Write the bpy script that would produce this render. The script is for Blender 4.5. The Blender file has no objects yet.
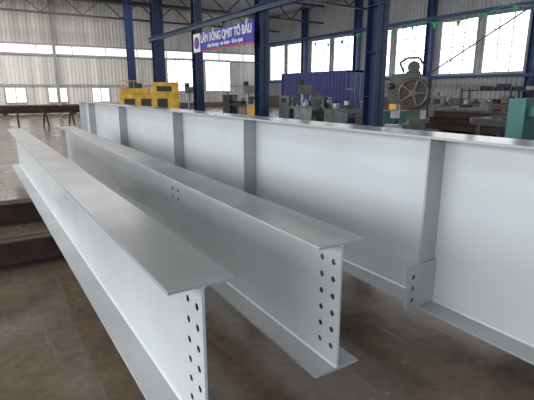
import bpy, bmesh, math, random
from mathutils import Vector, Matrix
random.seed(7)
H=1.7; F=447.0; PITCH=math.atan(109/F); YAW=math.radians(32.4)
def ray(u,v):
    dx=u-267; dy=v-200
    dn=F*math.sin(PITCH)+dy*math.cos(PITCH); fw=F*math.cos(PITCH)-dy*math.sin(PITCH)
    return Vector((dx*math.cos(YAW)+fw*math.sin(YAW), -dx*math.sin(YAW)+fw*math.cos(YAW), -dn))
def YX(u,v,X):
    r=ray(u,v); return X*r.y/r.x

# ---------------- materials ----------------
def mat(name,col,rough=.6,metal=0.0,var=.12,scale=4.0,bump=0.0,spec=.5,col2=None,detail=6,stretch=None,coord='Object'):
    m=bpy.data.materials.new(name); m.use_nodes=True
    nt=m.node_tree; b=nt.nodes['Principled BSDF']
    tc=nt.nodes.new('ShaderNodeTexCoord'); n=nt.nodes.new('ShaderNodeTexNoise')
    mp=nt.nodes.new('ShaderNodeMapping'); nt.links.new(tc.outputs[coord],mp.inputs[0])
    if stretch: mp.inputs['Scale'].default_value=stretch
    nt.links.new(mp.outputs[0],n.inputs['Vector'])
    n.inputs['Scale'].default_value=scale; n.inputs['Detail'].default_value=detail
    r=nt.nodes.new('ShaderNodeValToRGB')
    c2=col2 if col2 else tuple(max(0,c*(1-var)) for c in col)
    c1=col if col2 else tuple(min(1,c*(1+var)) for c in col)
    r.color_ramp.elements[0].position=.32; r.color_ramp.elements[1].position=.68
    r.color_ramp.elements[0].color=(*c2,1); r.color_ramp.elements[1].color=(*c1,1)
    nt.links.new(n.outputs['Fac'],r.inputs[0]); nt.links.new(r.outputs[0],b.inputs['Base Color'])
    b.inputs['Roughness'].default_value=rough; b.inputs['Metallic'].default_value=metal
    b.inputs['Specular IOR Level'].default_value=spec
    if bump:
        bp=nt.nodes.new('ShaderNodeBump'); bp.inputs['Strength'].default_value=bump; bp.inputs['Distance'].default_value=.01
        nt.links.new(n.outputs['Fac'],bp.inputs['Height']); nt.links.new(bp.outputs[0],b.inputs['Normal'])
    return m
M={}
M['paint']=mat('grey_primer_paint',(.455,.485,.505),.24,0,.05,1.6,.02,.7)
M['flange']=mat('grey_primer_shaded',(.31,.322,.328),.23,0,.10,2.2,.02,.8)  # same primer made darker: the dimmer light on flanges is put into the colour
M['blue']=mat('blue_column_paint',(.010,.028,.085),.45,0,.2)
M['bluel']=mat('blue_light_paint',(.022,.05,.14),.5,0,.2)
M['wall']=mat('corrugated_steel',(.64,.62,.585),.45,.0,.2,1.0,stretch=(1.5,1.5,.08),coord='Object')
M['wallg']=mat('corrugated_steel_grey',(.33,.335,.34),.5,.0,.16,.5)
M['roof']=mat('roof_steel',(.22,.23,.24),.6)
M['yellow']=mat('yellow_machine_paint',(.60,.35,.03),.45,0,.25,3)
M['green']=mat('green_machine_paint',(.035,.05,.035),.5,0,.5,5)
M['mgrey']=mat('machine_grey_paint',(.13,.15,.15),.45,0,.35,5)
M['teal']=mat('teal_machine_paint',(.03,.13,.12),.5)
M['purple']=mat('indigo_panel_paint',(.06,.07,.24),.5)
M['rust']=mat('rusty_steel',(.045,.024,.018),.75,.1,.4,6,.3)
M['dark']=mat('dark_steel',(.03,.03,.033),.5,.3,.3,6)
M['steel']=mat('bare_steel',(.25,.25,.26),.4,.6,.2,6)
M['wheel']=mat('oily_brown_steel',(.09,.065,.05),.4,.3,.3,6)
M['red']=mat('red_paint',(.3,.03,.03),.5)
M['brown']=mat('brick_dado',(.16,.12,.10),.85,0,.3,6)
M['white']=mat('white_paint',(.85,.85,.85),.6)
M['signblue']=mat('sign_blue',(.05,.05,.40),.6)
M['signred']=mat('sign_red',(.6,.04,.08),.6)
M['flag']=mat('green_flag_cloth',(.02,.25,.10),.8)
def glow(name,col,s):
    m=bpy.data.materials.new(name); m.use_nodes=True; nt=m.node_tree
    b=nt.nodes['Principled BSDF']; b.inputs['Base Color'].default_value=(*col,1)
    tc=nt.nodes.new('ShaderNodeTexCoord'); n=nt.nodes.new('ShaderNodeTexNoise'); n.inputs['Scale'].default_value=.8
    nt.links.new(tc.outputs['Object'],n.inputs['Vector'])
    mr=nt.nodes.new('ShaderNodeMapRange'); mr.inputs[3].default_value=s*.75; mr.inputs[4].default_value=s*1.2
    nt.links.new(n.outputs['Fac'],mr.inputs[0]); nt.links.new(mr.outputs[0],b.inputs['Emission Strength'])
    b.inputs['Emission Color'].default_value=(*col,1); return m
M['pane']=glow('daylit_window_pane',(.95,.97,1),2.8)
M['pane2']=glow('daylit_fibreglass',(.9,.92,.92),.95)
def floormat():
    m=bpy.data.materials.new('stained_concrete'); m.use_nodes=True; nt=m.node_tree; L=nt.links
    b=nt.nodes['Principled BSDF']; tc=nt.nodes.new('ShaderNodeTexCoord')
    n1=nt.nodes.new('ShaderNodeTexNoise'); n1.inputs['Scale'].default_value=1.1; n1.inputs['Detail'].default_value=8; n1.inputs['Roughness'].default_value=.6
    n2=nt.nodes.new('ShaderNodeTexNoise'); n2.inputs['Scale'].default_value=14; n2.inputs['Detail'].default_value=8
    L.new(tc.outputs['Object'],n1.inputs[0]); L.new(tc.outputs['Object'],n2.inputs[0])
    r=nt.nodes.new('ShaderNodeValToRGB'); r.color_ramp.elements[0].position=.33; r.color_ramp.elements[1].position=.7
    r.color_ramp.elements[0].color=(.095,.066,.048,1); r.color_ramp.elements[1].color=(.185,.142,.108,1)
    L.new(n1.outputs[0],r.inputs[0])
    mx=nt.nodes.new('ShaderNodeMix'); mx.data_type='RGBA'; mx.blend_type='MULTIPLY'; mx.inputs[0].default_value=.45
    r2=nt.nodes.new('ShaderNodeValToRGB'); r2.color_ramp.elements[0].position=.3;r2.color_ramp.elements[1].position=.7
    r2.color_ramp.elements[0].color=(.55,.53,.5,1); r2.color_ramp.elements[1].color=(1.25,1.25,1.25,1)
    L.new(n2.outputs[0],r2.inputs[0]); L.new(r.outputs[0],mx.inputs[6]); L.new(r2.outputs[0],mx.inputs[7])
    mp=nt.nodes.new('ShaderNodeMapping'); mp.inputs['Scale'].default_value=(5,.35,1); mp.inputs['Rotation'].default_value=(0,0,.35); L.new(tc.outputs['Object'],mp.inputs[0])
    n3=nt.nodes.new('ShaderNodeTexNoise'); n3.inputs['Scale'].default_value=2.2; n3.inputs['Detail'].default_value=5; L.new(mp.outputs[0],n3.inputs[0])
    r3=nt.nodes.new('ShaderNodeValToRGB'); r3.color_ramp.elements[0].position=.62; r3.color_ramp.elements[1].position=.70
    r3.color_ramp.elements[0].color=(0,0,0,1); r3.color_ramp.elements[1].color=(.45,.45,.45,1); L.new(n3.outputs[0],r3.inputs[0])
    m2=nt.nodes.new('ShaderNodeMix'); m2.data_type='RGBA'; L.new(r3.outputs[0],m2.inputs[0]); L.new(mx.outputs[2],m2.inputs[6]); m2.inputs[7].default_value=(.22,.18,.15,1)
    L.new(m2.outputs[2],b.inputs['Base Color'])
    mr=nt.nodes.new('ShaderNodeMapRange'); mr.inputs[1].default_value=.3; mr.inputs[2].default_value=.7; mr.inputs[3].default_value=.10; mr.inputs[4].default_value=.32; L.new(n1.outputs[0],mr.inputs[0]); L.new(mr.outputs[0],b.inputs['Roughness'])
    bp=nt.nodes.new('ShaderNodeBump'); bp.inputs['Strength'].default_value=.03; bp.inputs['Distance'].default_value=.01; L.new(n2.outputs[0],bp.inputs['Height']); L.new(bp.outputs[0],b.inputs['Normal'])
    return m
M['floor']=floormat()

# ---------------- mesh assembly ----------------
class Asm:
    def __init__(s,name,bevel=0,mats=()):
        s.name=name; s.bm=bmesh.new(); s.mats=list(mats); s.bevel=bevel
    def mi(s,m):
        if m not in s.mats: s.mats.append(m)
        return s.mats.index(m)
    def box(s,x0,x1,y0,y1,z0,z1,m):
        vs=[s.bm.verts.new((x,y,z)) for x in (x0,x1) for y in (y0,y1) for z in (z0,z1)]
        k=s.mi(m)
        for f in ((0,1,3,2),(4,6,7,5),(0,4,5,1),(2,3,7,6),(0,2,6,4),(1,5,7,3)):
            fc=s.bm.faces.new([vs[i] for i in f]); fc.material_index=k
        return vs
    def bar(s,a,b,w,m,h=None):
        a=Vector(a);b=Vector(b);d=b-a;L=d.length;h=h or w
        q=d.to_track_quat('X','Z').to_matrix()
        vs=[];k=s.mi(m)
        for x in (0,L):
            for y in (-w/2,w/2):
                for z in (-h/2,h/2): vs.append(s.bm.verts.new(a+q@Vector((x,y,z))))
        for f in ((0,1,3,2),(4,6,7,5),(0,4,5,1),(2,3,7,6),(0,2,6,4),(1,5,7,3)):
            s.bm.faces.new([vs[i] for i in f]).material_index=k
    def cyl(s,a,b,r,m,seg=20,r2=None):
        a=Vector(a);b=Vector(b);d=b-a;q=d.to_track_quat('Z','Y').to_matrix();k=s.mi(m);r2=r if r2 is None else r2
        A=[s.bm.verts.new(a+q@Vector((r*math.cos(t*2*math.pi/seg),r*math.sin(t*2*math.pi/seg),0))) for t in range(seg)]
        B=[s.bm.verts.new(b+q@Vector((r2*math.cos(t*2*math.pi/seg),r2*math.sin(t*2*math.pi/seg),0))) for t in range(seg)]
        for i in range(seg):
            f=s.bm.faces.new((A[i],A[(i+1)%seg],B[(i+1)%seg],B[i])); f.material_index=k; f.smooth=True
        s.bm.faces.new(A[::-1]).material_index=k; s.bm.faces.new(B).material_index=k
    def ring(s,c,axis,R,r,m,seg=28,rs=8):
        c=Vector(c);q=Vector(axis).to_track_quat('Z','Y').to_matrix();k=s.mi(m);rows=[]
        for i in range(seg):
            t=i*2*math.pi/seg;row=[]
            for j in range(rs):
                p=j*2*math.pi/rs
                row.append(s.bm.verts.new(c+q@Vector(((R+r*math.cos(p))*math.cos(t),(R+r*math.cos(p))*math.sin(t),r*math.sin(p)))))
            rows.append(row)
        for i in range(seg):
            for j in range(rs):
                f=s.bm.faces.new((rows[i][j],rows[(i+1)%seg][j],rows[(i+1)%seg][(j+1)%rs],rows[i][(j+1)%rs])); f.material_index=k; f.smooth=True
    def prism(s,pts,axis,a0,a1,m):
        k=s.mi(m)
        mk=(lambda p,a:(a,p[0],p[1])) if axis=='x' else (lambda p,a:(p[0],a,p[1]))
        A=[s.bm.verts.new(mk(p,a0)) for p in pts];B=[s.bm.verts.new(mk(p,a1)) for p in pts];n=len(pts)
        for i in range(n): s.bm.faces.new((A[i],A[(i+1)%n],B[(i+1)%n],B[i])).material_index=k
        s.bm.faces.new(A[::-1]).material_index=k; s.bm.faces.new(B).material_index=k
    def corr(s,axis,c,a0,a1,z0,z1,m,pitch=.3,d=.05,sgn=-1):
        k=s.mi(m);n=max(1,int(round((a1-a0)/pitch)));w=(a1-a0)/n;prof=[]
        for i in range(n):
            b=a0+i*w; prof+=[(b,0),(b+w*.6,0),(b+w*.7,d*sgn),(b+w*.9,d*sgn)]
        prof.append((a1,0));pv=None
        for p,o in prof:
            q=[(p,c+o,z) if axis=='x' else (c+o,p,z) for z in (z0,z1)]
            v=[s.bm.verts.new(x) for x in q]
            if pv: s.bm.faces.new((pv[0],v[0],v[1],pv[1])).material_index=k
            pv=v
    def done(s,loc=None,rotz=0,recalc=True,scale=None):
        if recalc: bmesh.ops.recalc_face_normals(s.bm,faces=s.bm.faces)
        if scale: bmesh.ops.scale(s.bm,vec=scale,verts=s.bm.verts)
        me=bpy.data.meshes.new(s.name); s.bm.to_mesh(me); s.bm.free()
        for m in s.mats: me.materials.append(M[m])
        o=bpy.data.objects.new(s.name,me); bpy.context.collection.objects.link(o)
        if loc is not None: o.location=loc
        o.rotation_euler[2]=rotz
        if s.bevel:
            b=o.modifiers.new('bevel','BEVEL'); b.width=s.bevel; b.segments=2; b.limit_method='ANGLE'
        return o

def boolcut(o,cyls):
    c=Asm('cut',mats=['paint','dark'])
    for a,b,r in cyls: c.cyl(a,b,r,'dark',16)
    co=c.done(); 
    co.matrix_world=o.matrix_world
    md=o.modifiers.new('holes','BOOLEAN'); md.object=co; md.operation='DIFFERENCE'; md.solver='EXACT'
    bpy.context.view_layer.update()
    dg=bpy.context.evaluated_depsgraph_get(); me=bpy.data.meshes.new_from_object(o.evaluated_get(dg))
    o.modifiers.remove(md); o.data=me; bpy.data.objects.remove(co)

# ---------------- shell ----------------
XL,XR,Y0,Y1,ZR=-16.0,29.0,-14.0,46.0,9.6
a=Asm('floor'); a.box(XL-1,XR+.5,Y0-1,Y1+.5,-.2,0,'floor'); a.done()
a=Asm('ceiling'); a.box(XL-.5,XR+.5,Y0-.5,Y1+.5,ZR,ZR+.15,'roof'); a.done()
a=Asm('wall_back')
a.box(XL,XR,Y1+.06,Y1+.2,0,.5,'brown')
def seg(x0,x1,z0,z1,m='wall'): a.corr('x',Y1,x0,x1,z0,z1,m,.33,.06)
wins=[(17.0,19.8,1.7,5.0),(21.3,24.3,1.7,5.0)]
xs=XL
for w in wins:
    seg(xs,w[0],.5,4.9); seg(w[0],w[1],.5,w[2]); xs=w[1]
seg(xs,XR,.5,4.9)
seg(XL,XR,5.7,ZR,'wall'); 
o=a.done(recalc=False)
def window(n,axis,c,a0,a1,z0,z1,nx,nz,m='pane',fw=.04):
    a=Asm('window_%d'%n)
    bx=(lambda p0,p1,q0,q1,z0,z1,mm:a.box(p0,p1,q0,q1,z0,z1,mm)) if axis=='x' else (lambda p0,p1,q0,q1,z0,z1,mm:a.box(q0,q1,p0,p1,z0,z1,mm))
    bx(a0,a1,c+.02,c+.04,z0,z1,m)
    for i in range(nx+1):
        p=a0+(a1-a0)*i/nx; bx(p-fw,p+fw,c-.06,c+.06,z0,z1,'wallg')
    for i in range(nz+1):
        z=z0+(z1-z0)*i/nz; bx(a0,a1,c-.05,c+.05,z-.025,z+.025,'wallg')
    a.done()
window(1,'x',Y1,17.0,19.8,1.7,5.0,3,4,'pane',.03); window(2,'x',Y1,21.3,24.3,1.7,5.0,3,4,'pane',.03)
window(3,'x',Y1+.05,XL,XR,4.9,5.7,15,1,'pane2',.03)
k=4
for x in (-12,-8.5,-4.5,-1.2,2.2,5.6,9.4):
    window(k,'x',Y1-.1,x,x+1.6,.7,2.0,2,1,'pane2',.03); k+=1
a=Asm('trim_1'); a.box(XL,XR,Y1-.2,Y1-.07,4.78,4.95,'wallg'); a.box(XL,XR,Y1-.2,Y1-.07,5.66,5.8,'wallg'); a.box(XL,XR,Y1-.24,Y1-.17,2.2,2.3,'wallg'); a.done()
a=Asm('wall_right')
a.box(XR+.05,XR+.2,Y0,Y1,0,1.2,'brown')
a.corr('y',XR,Y0,Y1,1.2,2.9,'wallg',.33,.06)
a.corr('y',XR,Y0,Y1,6.5,ZR,'wallg',.33,.06)
n=20; prev=Y0; y=15.2-7.6*4
while y<Y1:
    for (p,q) in ((.7,3.5),(4.1,6.9)):
        y0=y+p;y1=y+q
        if y0>Y0 and y1<Y1:
            a.corr('y',XR,prev,y0,2.9,6.5,'wallg',.33,.06)
            window(n,'y',XR,y0,y1,2.9,6.5,3,4,'pane',.02); n+=1; prev=y1
    y+=7.6
a.corr('y',XR,prev,Y1,2.9,6.5,'wallg',.33,.06)
a.done(recalc=False)
a=Asm('wall_left'); a.box(XL-.1,XL,Y0,Y1,0,1.0,'brown'); a.corr('y',XL,Y0,Y1,8.3,ZR,'wallg',.33,.06)
a.done(recalc=False)
a=Asm('wall_front'); a.corr('x',Y0,XL,XR,7.5,ZR,'wallg',.33,.06); a.box(XL,XR,Y0-.1,Y0,0,.6,'brown'); a.done(recalc=False)

# ---------------- columns ----------------
def hcol(name,x,y,w,d,z1,m):
    a=Asm(name)
    t=.03
    a.box(-w/2,w/2,-d/2,-d/2+t,0,z1,m); a.box(-w/2,w/2,d/2-t,d/2,0,z1,m); a.box(-t/2,t/2,-d/2,d/2,0,z1,m)
    a.box(-w/2-.1,w/2+.1,-d/2-.1,d/2+.1,0,.04,m)
    for z in (1.5,3,4.5,6,7.5): 
        if z<z1: a.box(-w/2,w/2,-d/2,d/2,z,z+.02,m)
    return a.done((x,y,0))
for k in range(-2,4): hcol('crane_column',12.0,11.8+7.6*k,.5,.55,ZR,'blue')
y=15.2-7.6*3
while y<Y1-1:
    if y>Y0: hcol('wall_column',XR-.45,y,.5,.4,ZR,'bluel')
    y+=7.6
for x in (-6,0.5,6.4,): hcol('end_wall_post',x,Y1-.5,.25,.25,ZR,'wallg')
for u in (131,161): 
    r=ray(u,60); s=40.5/r.y; hcol('gable_column',r.x*s,40.5,.55,.6,ZR,'blue')
a=Asm('runway_girder')
x=11.55
a.box(x-.13,x+.13,Y0+.3,34.8,5.52,5.55,'blue'); a.box(x-.13,x+.13,Y0+.3,34.8,5.25,5.28,'blue'); a.box(x-.02,x+.02,Y0+.3,34.8,5.25,5.55,'blue')
a.done()
a=Asm('wall_bracing_rail')
a.box(XR-.75,XR-.7,Y0+.5,Y1-.5,2.55,2.75,'bluel'); a.box(XR-.75,XR-.7,Y0+.5,Y1-.5,6.6,6.85,'bluel')
a.bar((XR-.72,22.8,2.7),(XR-.72,15.2,6.7),.08,'bluel')
a.done()
for yy in (19.4,27.0,34.6,42.0):
    a=Asm('roof_truss')
    a.box(XL+.2,XR-.8,-.08,.08,7.75,7.9,'dark'); a.box(XL+.2,XR-.8,-.08,.08,9.2,9.35,'dark')
    x=XL+.4;i=0
    while x<XR-3:
        a.bar((x,0,7.85 if i%2 else 9.25),(x+1.6,0,9.25 if i%2 else 7.85),.08,'dark'); x+=1.6;i+=1
    a.done((0,yy,0))
a=Asm('pennant_cable')
p0=Vector((24,31,5.6)); p1=Vector((24,9,6.2)); pr=None
for i in range(41):
    t=i/40; p=p0.lerp(p1,t)-Vector((0,0,1.0*math.sin(math.pi*((t*4)%1))*.35))
    if pr is not None: a.bar(pr,p,.04,'flag')
    if i%3==1: a.prism([(p.y-.16,p.z),(p.y+.16,p.z),(p.y,p.z-.42)],'x',p.x-.005,p.x+.005,'flag')
    pr=p
a.done()

# banner sign
SX=11.15; SY1=YX(194,42,SX); SY0=YX(254,30,SX); SZ=-.28
sg=Asm('banner_sign')
sg.box(SX-.02,SX+.02,SY0,SY1,4.15+SZ,5.15+SZ,'signblue'); sg.box(SX-.03,SX-.018,SY0,SY1-.9,4.15+SZ,4.22+SZ,'signred')
sg.box(SX-.03,SX-.018,SY1-.9,SY1,4.15+SZ,5.15+SZ,'white')
for yy in (SY0+.2,SY1-.2,(SY0+SY1)/2): sg.bar((SX,yy,5.1+SZ),(SX+.23,yy,5.24),.03,'dark')
sgo=sg.done()
def text(body,size,y,z,m,sx=1,off=.014):
    c=bpy.data.curves.new('t','FONT'); c.body=body; c.size=size; c.extrude=.01; c.align_x='CENTER'; c.align_y='CENTER'; c.offset=off
    o=bpy.data.objects.new('t',c); bpy.context.collection.objects.link(o); bpy.context.view_layer.update()
    me=bpy.data.meshes.new_from_object(o.evaluated_get(bpy.context.evaluated_depsgraph_get())); bpy.data.objects.remove(o)
    me.materials.clear(); me.materials.append(M[m])
    t=bpy.data.objects.new('lettering',me); bpy.context.collection.objects.link(t)
    t.location=(SX-.04,y,z); t.rotation_euler=(math.pi/2,0,-math.pi/2); t.scale=(sx,1,1); t.parent=sgo
SW=(SY1-SY0-.9)/6.1
text('L\u00c2M \u0110\u1ed2NG QMIT T\u00d4 B\u1ea6U',.58,(SY0+SY1)/2-.45,4.80+SZ,'white',.84*SW)
text('chat luong - an toan - hieu qua',.3,(SY0+SY1)/2-.45,4.40+SZ,'white',1.1*SW,.006)
a=Asm('logo'); a.cyl((SX-.05,SY1-.45,4.65+SZ),(SX-.03,SY1-.45,4.65+SZ),.33,'signblue'); a.cyl((SX-.06,SY1-.45,4.65+SZ),(SX-.03,SY1-.45,4.65+SZ),.15,'signred'); lo=a.done(); lo.parent=sgo

# ---------------- main I-beams ----------------
def ibeam(name,near,far,top,depth,bf,holes=True,extra=(),tf=.016,tw=.012,stiff=()):
    d=Vector((far[0]-near[0],far[1]-near[1],0)); L=d.length; ang=math.atan2(d.y,d.x)-math.pi/2
    root=bpy.data.objects.new(name,None); bpy.context.collection.objects.link(root); root.location=(near[0],near[1],0); root.rotation_euler[2]=ang
    bpy.context.view_layer.update()
    w=Asm('web',mats=['paint','dark']); w.box(-tw/2,tw/2,0,L,top-depth+tf-.001,top-tf+.001,'paint'); wo=w.done(); 
    cy=[]
    if holes:
        zc=[top-depth/2+(i-2.5)*holes for i in range(6)]
        for z in zc:
            for y in (.05,.14): cy.append(((-.1,y,z),(.1,y,z),.0155))
    for (y,z) in extra: cy.append(((-.1,y,z),(.1,y,z),.016))
    if cy: boolcut(wo,cy)
    wo.parent=root
    f=Asm('flanges',.002); f.box(-bf/2,bf/2,0,L,top-tf,top,'flange'); f.box(-bf/2,bf/2,0,L,top-depth,top-depth+tf,'flange'); fo=f.done(); fo.parent=root
    wd=Asm('weld_fillets')
    for z,s in ((top-tf,-1),(top-depth+tf,1)):
        for q in (-1,1):
            wd.prism([(q*tw/2,z),(q*(tw/2+.01),z),(q*tw/2,z+s*.01)],'y',0,L,'paint')
    wd.done().parent=root
    for i,sy in enumerate(stiff):
        st=Asm('stiffener_%d'%(i+1),.001)
        for q in (-1,1):
            x0,x1=sorted((q*tw/2,q*(bf/2-.005)))
            st.box(x0,x1,sy,sy+.014,top-depth+tf,top-tf,'flange')
        st.done().parent=root
    return root
TOP=H-.71
n1=Vector((.637,1.46,0)); f1=Vector((.56,10.0,0))
n2=Vector((1.406,1.535,0)); f2=Vector((1.50,10.2,0))
ibeam('steel_i_beam',n1,f1,TOP,.70,.28,.093,extra=[(3.0,TOP-.2),(3.0,TOP-.28),(3.12,TOP-.2),(3.12,TOP-.28)])
ibeam('steel_i_beam',n2,f2,TOP,.70,.285,.093,extra=[(2.2,TOP-.16),(2.2,TOP-.24),(2.34,TOP-.16),(2.34,TOP-.24)])
T3=H-.27; B3=H-1.41; BW=.32; X3=2.31+BW/2
st=[1.78,4.1,6.14,9.06,11.9]
Y3=-2.5
root3=ibeam('deep_plate_girder',(X3,Y3,0),(X3,13.0,0),T3,T3-B3,BW,False,stiff=[s-Y3 for s in st]+[-1+1.0])
c=Asm('bolted_cleat',.001,mats=['flange','dark']); c.box(-BW/2-.12,-.006,st[0]-Y3-.016,st[0]-Y3-.001,B3+.017,B3+.32,'flange'); co=c.done()
boolcut(co,[((-BW/2-.07,st[0]-Y3-.1,B3+.08+i*.08),(-BW/2-.07,st[0]-Y3+.1,B3+.08+i*.08),.015) for i in range(3)])
co.parent=root3
c=Asm('end_plate',.001); c.box(-BW/2,BW/2,13-Y3,13.016-Y3,B3-.0,T3+.01,'paint'); c.done().parent=root3

def cross(y,x0,x1,hh=.29,w=.26):
    a=Asm('rusty_support_beam'); t=.02
    a.box(x0,x1,y-w/2,y+w/2,0,t,'rust'); a.box(x0,x1,y-w/2,y+w/2,hh-t-.002,hh-.002,'rust'); a.box(x0,x1,y-.01,y+.01,0,hh-.002,'rust')
    a.done()
cross(6.6,-2.5,3.0); cross(4.9,-2.2,3.0); cross(11,1.9,3.0); cross(-1.2,1.9,3.0)

# ---------------- background objects ----------------
def yellow(x,y,rz):
    a=Asm('yellow_gantry_machine',.01)
    a.box(-2,2,-.5,.5,.55,1.5,'yellow'); a.box(.2,2,-.55,.55,1.5,2.05,'yellow'); a.box(-1.9,0,-.3,.3,1.5,1.75,'yellow')
    for x0 in (-1.7,-.6,.5): a.box(x0,x0+.7,-.53,-.49,.8,1.25,'dark')
    a.box(.5,1.5,-.58,-.54,1.6,1.85,'dark')
    for x0 in (-1.7,1.3):
        a.box(x0,x0+.5,-.6,.6,.2,.6,'yellow'); a.cyl((x0+.25,-.55,.2),(x0+.25,.55,.2),.2,'dark')
    a.cyl((-1.4,0,1.75),(-1.4,0,2.05),.15,'steel'); a.box(-1,-.5,-.25,.25,1.7,2.0,'dark')
    for x0 in (-1.9,-1,-.1): a.bar((x0,-.45,1.5),(x0,-.45,2.1),.04,'yellow')
    a.bar((-1.9,-.45,2.1),(-.1,-.45,2.1),.04,'yellow')
    a.done((x,y,0),rz,scale=(.76,.9,1.05))
r=ray(150,98); s=24/r.y; yellow(r.x*s,24,math.radians(-20))

def press(x,y,rz):
    a=Asm('mechanical_punch_press',.008)
    a.box(-.5,.5,-.4,.4,0,.25,'green')
    a.prism([(-.4,.25),(.4,.25),(.45,1.5),(.42,1.95),(.2,2.1),(-.35,2.05),(-.42,1.7),(-.38,1.45),(0,1.4),(.08,1.0),(-.4,.9)],'y',-.22,.22,'green')
    a.box(-.45,-.05,-.35,.35,.85,.95,'steel')
    a.cyl((.12,-.24,1.65),(.12,-.34,1.65),.3,'dark',32); a.cyl((.12,-.36,1.65),(.12,-.40,1.65),.08,'wheel'); a.ring((.12,-.36,1.65),(0,1,0),.29,.035,'wheel')
    for k in range(5):
        t=k*2*math.pi/5; a.bar((.12,-.37,1.65),(.12+.28*math.cos(t),-.37,1.65+.28*math.sin(t)),.05,'wheel')
    a.box(-.32,-.12,-.12,.12,1.1,1.5,'steel'); a.cyl((-.22,0,1.1),(-.22,0,.97),.05,'dark')
    a.cyl((.1,-.15,2.2),(.1,.25,2.2),.13,'green'); a.box(-.05,.25,-.1,.2,2.05,2.12,'dark')
    a.box(.45,.58,-.2,.0,1.15,1.45,'wheel'); a.cyl((-.3,-.2,1.8),(-.42,-.3,1.8),.06,'wheel')
    a.box(-.36,-.2,-.3,-.2,1.3,1.42,'yellow'); a.box(.3,.42,-.28,-.2,1.1,1.3,'steel')
    pts=[(-.1,0,2.1),(-.2,0,2.3),(-.05,0,2.4),(.2,0,2.4),(.35,0,2.2)]
    for p,q in zip(pts,pts[1:]): a.cyl(p,q,.025,'dark',8)
    a.done((x,y,0),rz)
press(8.1,6.95,math.radians(-50))

a=Asm('roller_conveyor_table')
X=9.2
a.box(X-.4,X-.34,-1,5.8,1.0,1.14,'dark'); a.box(X+.34,X+.4,-1,5.8,1.0,1.14,'dark')
for i in range(23): a.cyl((X-.36,-.8+i*.3,1.1),(X+.36,-.8+i*.3,1.1),.05,'steel',12)
for yy in (-.8,1.3,3.4,5.6):
    for dx in (-.37,.37): a.box(X+dx-.04,X+dx+.04,yy-.04,yy+.04,0,1.0,'dark')
    a.box(X-.37,X+.37,yy-.03,yy+.03,.3,.36,'dark')
a.done()
a=Asm('steel_angle_stack')
for i in range(6): a.box(X-.3+i*.1,X-.24+i*.1,0.2,5.4-.2*i,1.152,1.22+.04*(i%3),'rust' if i%2 else 'dark')
a.done()
a=Asm('teal_band_saw',.01)
a.box(-.3,.3,-.5,.5,0,.9,'teal'); a.box(-.22,.22,-.5,-.1,.9,1.65,'teal'); a.box(-.22,.22,.25,.5,.9,1.6,'teal'); a.box(-.12,.12,-.2,.4,1.35,1.5,'teal'); a.cyl((-.24,-.3,1.3),(-.28,-.3,1.3),.18,'dark'); a.box(-.25,.25,-.1,.25,.9,1.0,'steel')
a.done((6.6,3.15,0),0)

def container(x,y,L,hh,rz,m):
    a=Asm('shipping_container')
    a.box(-1.1,1.1,-L/2,L/2,.1,.25,'dark'); a.box(-1.08,1.08,-L/2,L/2,hh-.1,hh,m)
    a.corr('y',-1.05,-L/2+.1,L/2-.1,.2,hh-.05,m,.3,.05,1); a.corr('y',1.05,-L/2+.1,L/2-.1,.2,hh-.05,m,.3,.05,-1)
    a.box(-1.05,1.05,L/2-.06,L/2,.2,hh,m); a.box(-1.05,1.05,-L/2,-L/2+.06,.2,hh,m)
    for sx in (-1.1,1.0):
        for sy in (-L/2,L/2-.12): a.box(sx,sx+.1,sy,sy+.12,0,hh,m)
    for dx in (-.6,-.2,.2,.6): a.cyl((dx,-L/2-.03,.3),(dx,-L/2-.03,hh-.2),.02,'steel',8)
    a.done((x,y,0),rz,recalc=False)
container(18.2,22.0,6.4,2.8,0,'purple')
def lathe(x,y,rz,m,k=1.0):
    a=Asm('industrial_lathe',.01)
    a.box(-1.5,-.7,-.35,.35,0,.75,m); a.box(.9,1.5,-.3,.3,0,.7,m); a.box(-1.5,1.5,-.25,.25,.7,.9,m)
    a.box(-1.5,-.75,-.35,.35,.9,1.45,m); a.cyl((-.75,0,1.2),(-.6,0,1.2),.2,'steel'); a.box(.1,.5,-.38,.3,.9,1.05,'dark'); a.box(.2,.4,-.15,.1,1.05,1.25,'steel')
    a.prism([(1.0,.9),(1.4,.9),(1.3,1.35),(1.1,1.35)],'y',-.15,.15,m); a.cyl((.95,0,1.2),(1.45,0,1.2),.07,'steel'); a.ring((1.5,0,1.2),(1,0,0),.13,.015,'steel')
    a.box(-1.3,-.95,-.37,-.35,1.05,1.3,'dark'); a.cyl((-1.2,-.1,1.45),(-1.2,-.1,1.65),.05,'red'); a.bar((.3,.3,.9),(.3,.3,1.8),.03,'dark'); a.box(.15,.45,.1,.3,1.75,1.82,'mgrey')
    a.done((x,y,0),rz)
def drill(x,y,rz,m):
    a=Asm('pillar_drill',.008)
    a.box(-.3,.3,-.4,.4,0,.15,m); a.cyl((0,.2,.15),(0,.2,1.9),.09,'steel'); a.box(-.25,.25,-.35,.15,.9,.97,'steel')
    a.box(-.18,.18,-.4,.4,1.55,2.0,m); a.cyl((0,.3,2.0),(0,.3,2.25),.15,'dark'); a.cyl((0,-.25,1.55),(0,-.25,1.2),.04,'steel')
    for t in (0,2.1,4.2): a.bar((.2,-.25,1.6),(.22,-.25+.22*math.cos(t),1.6+.22*math.sin(t)),.025,'steel')
    a.done((x,y,0),rz)
lathe(15.4,20.5,math.radians(-75),'mgrey'); lathe(15.0,27,math.radians(-80),'green'); lathe(14.6,16.4,math.radians(-70),'green'); lathe(21,14.5,math.radians(-80),'mgrey')
drill(13.8,23.5,1,'mgrey'); drill(14.0,18.4,.4,'green'); drill(20.5,18,.8,'mgrey'); drill(13.2,31,.8,'green')
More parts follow.
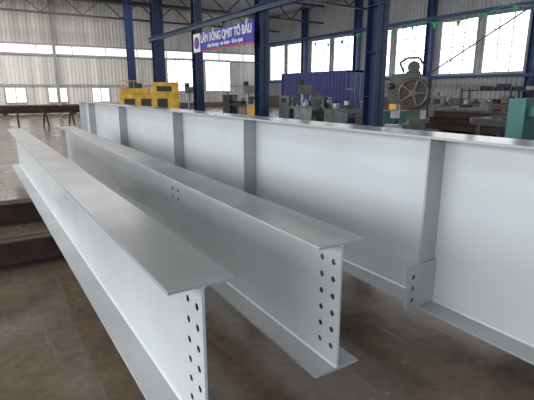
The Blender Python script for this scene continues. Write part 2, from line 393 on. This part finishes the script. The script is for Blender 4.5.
def rack(x,y,L,rz,cols,hs=(.25,.75,1.2)):
    a=Asm('material_rack')
    for yy in (-L/2,0,L/2):
        for dx in (-.4,.4): a.box(dx-.04,dx+.04,yy-.04,yy+.04,0,hs[-1]+.2,'bluel')
    for z in hs:
        a.box(-.42,.42,-L/2,L/2,z,z+.06,'dark')
        yy=-L/2+.15
        while yy<L/2-.6:
            w=random.uniform(.3,.7);h=random.uniform(.12,.35); a.box(-.35,.3,yy,yy+w,z+.06,z+.06+h,random.choice(cols)); yy+=w+random.uniform(.05,.3)
    a.done((x,y,0),rz)
rack(25,14,6,0,['brown','dark','steel'],(.3,1,1.7)); rack(26,34,5,0,['wall','dark','steel','red'],(.3,1,1.7))
def weldset(x,y,rz,m):
    a=Asm('welding_machine',.01)
    a.box(-.3,.3,-.45,.45,.15,.95,m); a.box(-.25,.25,-.47,-.44,.55,.85,'dark'); 
    for sx in (-.3,.3):
        for sy in (-.3,.3): a.cyl((sx-.03,sy,.1),(sx+.03,sy,.1),.1,'dark',14)
    a.bar((-.25,.45,.9),(-.25,.6,1.15),.03,'steel'); a.bar((.25,.45,.9),(.25,.6,1.15),.03,'steel'); a.bar((-.25,.6,1.15),(.25,.6,1.15),.03,'steel')
    a.cyl((0,0,.95),(0,0,1.2),.16,'steel')
    a.done((x,y,0),rz)
weldset(12.9,17,.5,'mgrey'); weldset(13.0,21.6,.1,'yellow'); weldset(12.6,14.5,1,'mgrey'); weldset(14,12.6,1,'teal')
def stack(x,y,L,n,rz,m):
    a=Asm('stacked_steel_beams')
    for k in range(2): a.box(-1.2,1.2,-L/3+k*L*.66,-L/3+k*L*.66+.15,0,.12,'rust')
    for j in range(n):
        for i in range(4-j%2):
            x0=-1.05+i*.55+.25*(j%2); z0=.12+j*.26
            a.box(x0,x0+.2,-L/2,L/2,z0,z0+.02,m); a.box(x0,x0+.2,-L/2,L/2,z0+.22,z0+.24,m); a.box(x0+.09,x0+.11,-L/2,L/2,z0,z0+.24,m)
    a.done((x,y,0),rz)
stack(4,38,7,2,math.radians(85),'rust'); stack(-3.5,40,6,1,math.radians(92),'steel'); stack(17.5,10,6,3,.05,'rust'); stack(22,7,7,3,0,'steel'); stack(9,33,6,3,math.radians(80),'dark')
def horse(x,y,rz):
    a=Asm('trestle_stand')
    a.box(-.8,.8,-.06,.06,.75,.87,'rust')
    for sx in (-.65,.65):
        for sy in (-.3,.3): a.bar((sx,0,.8),(sx,sy,0.02),.06,'rust')
    a.done((x,y,0),rz)
horse(1.0,26,0); horse(3.4,25,.3)

# ---------------- light ----------------
w=bpy.data.worlds.new('sky'); bpy.context.scene.world=w; w.use_nodes=True
bg=w.node_tree.nodes['Background']; bg.inputs[0].default_value=(.93,.965,1,1); bg.inputs[1].default_value=2.1
def area(name,loc,rot,sx,sy,e,col=(1,1,1)):
    l=bpy.data.lights.new(name,'AREA'); l.shape='RECTANGLE'; l.size=sx; l.size_y=sy; l.energy=e; l.color=col
    o=bpy.data.objects.new(name,l); bpy.context.collection.objects.link(o); o.location=loc; o.rotation_euler=rot
area('roof_fill_lamp',(-5,12,9.4),(0,0,0),4,22,1100,(1,.99,.97))  # this and the next two: added fill lamps under a closed roof, no skylights
area('roof_fill_lamp',(0,37,9.4),(0,0,0),22,4,2700,(1,.98,.94))  # added fill to brighten the back wall
area('roof_fill_lamp',(20,20,9.4),(0,0,0),4,20,900,(1,.98,.95))
area('side_opening_daylight',(-15.5,6,4.5),(0,math.radians(-90),0),6,30,2900,(.97,.985,1))

cd=bpy.data.cameras.new('camera'); cd.sensor_width=36; cd.lens=F/534*36; cd.clip_end=300
cam=bpy.data.objects.new('camera',cd); bpy.context.collection.objects.link(cam); cam.location=(0,0,H)
cam.rotation_euler=(math.pi/2-PITCH,0,-YAW); bpy.context.scene.camera=cam
bpy.context.scene.view_settings.view_transform='Standard'
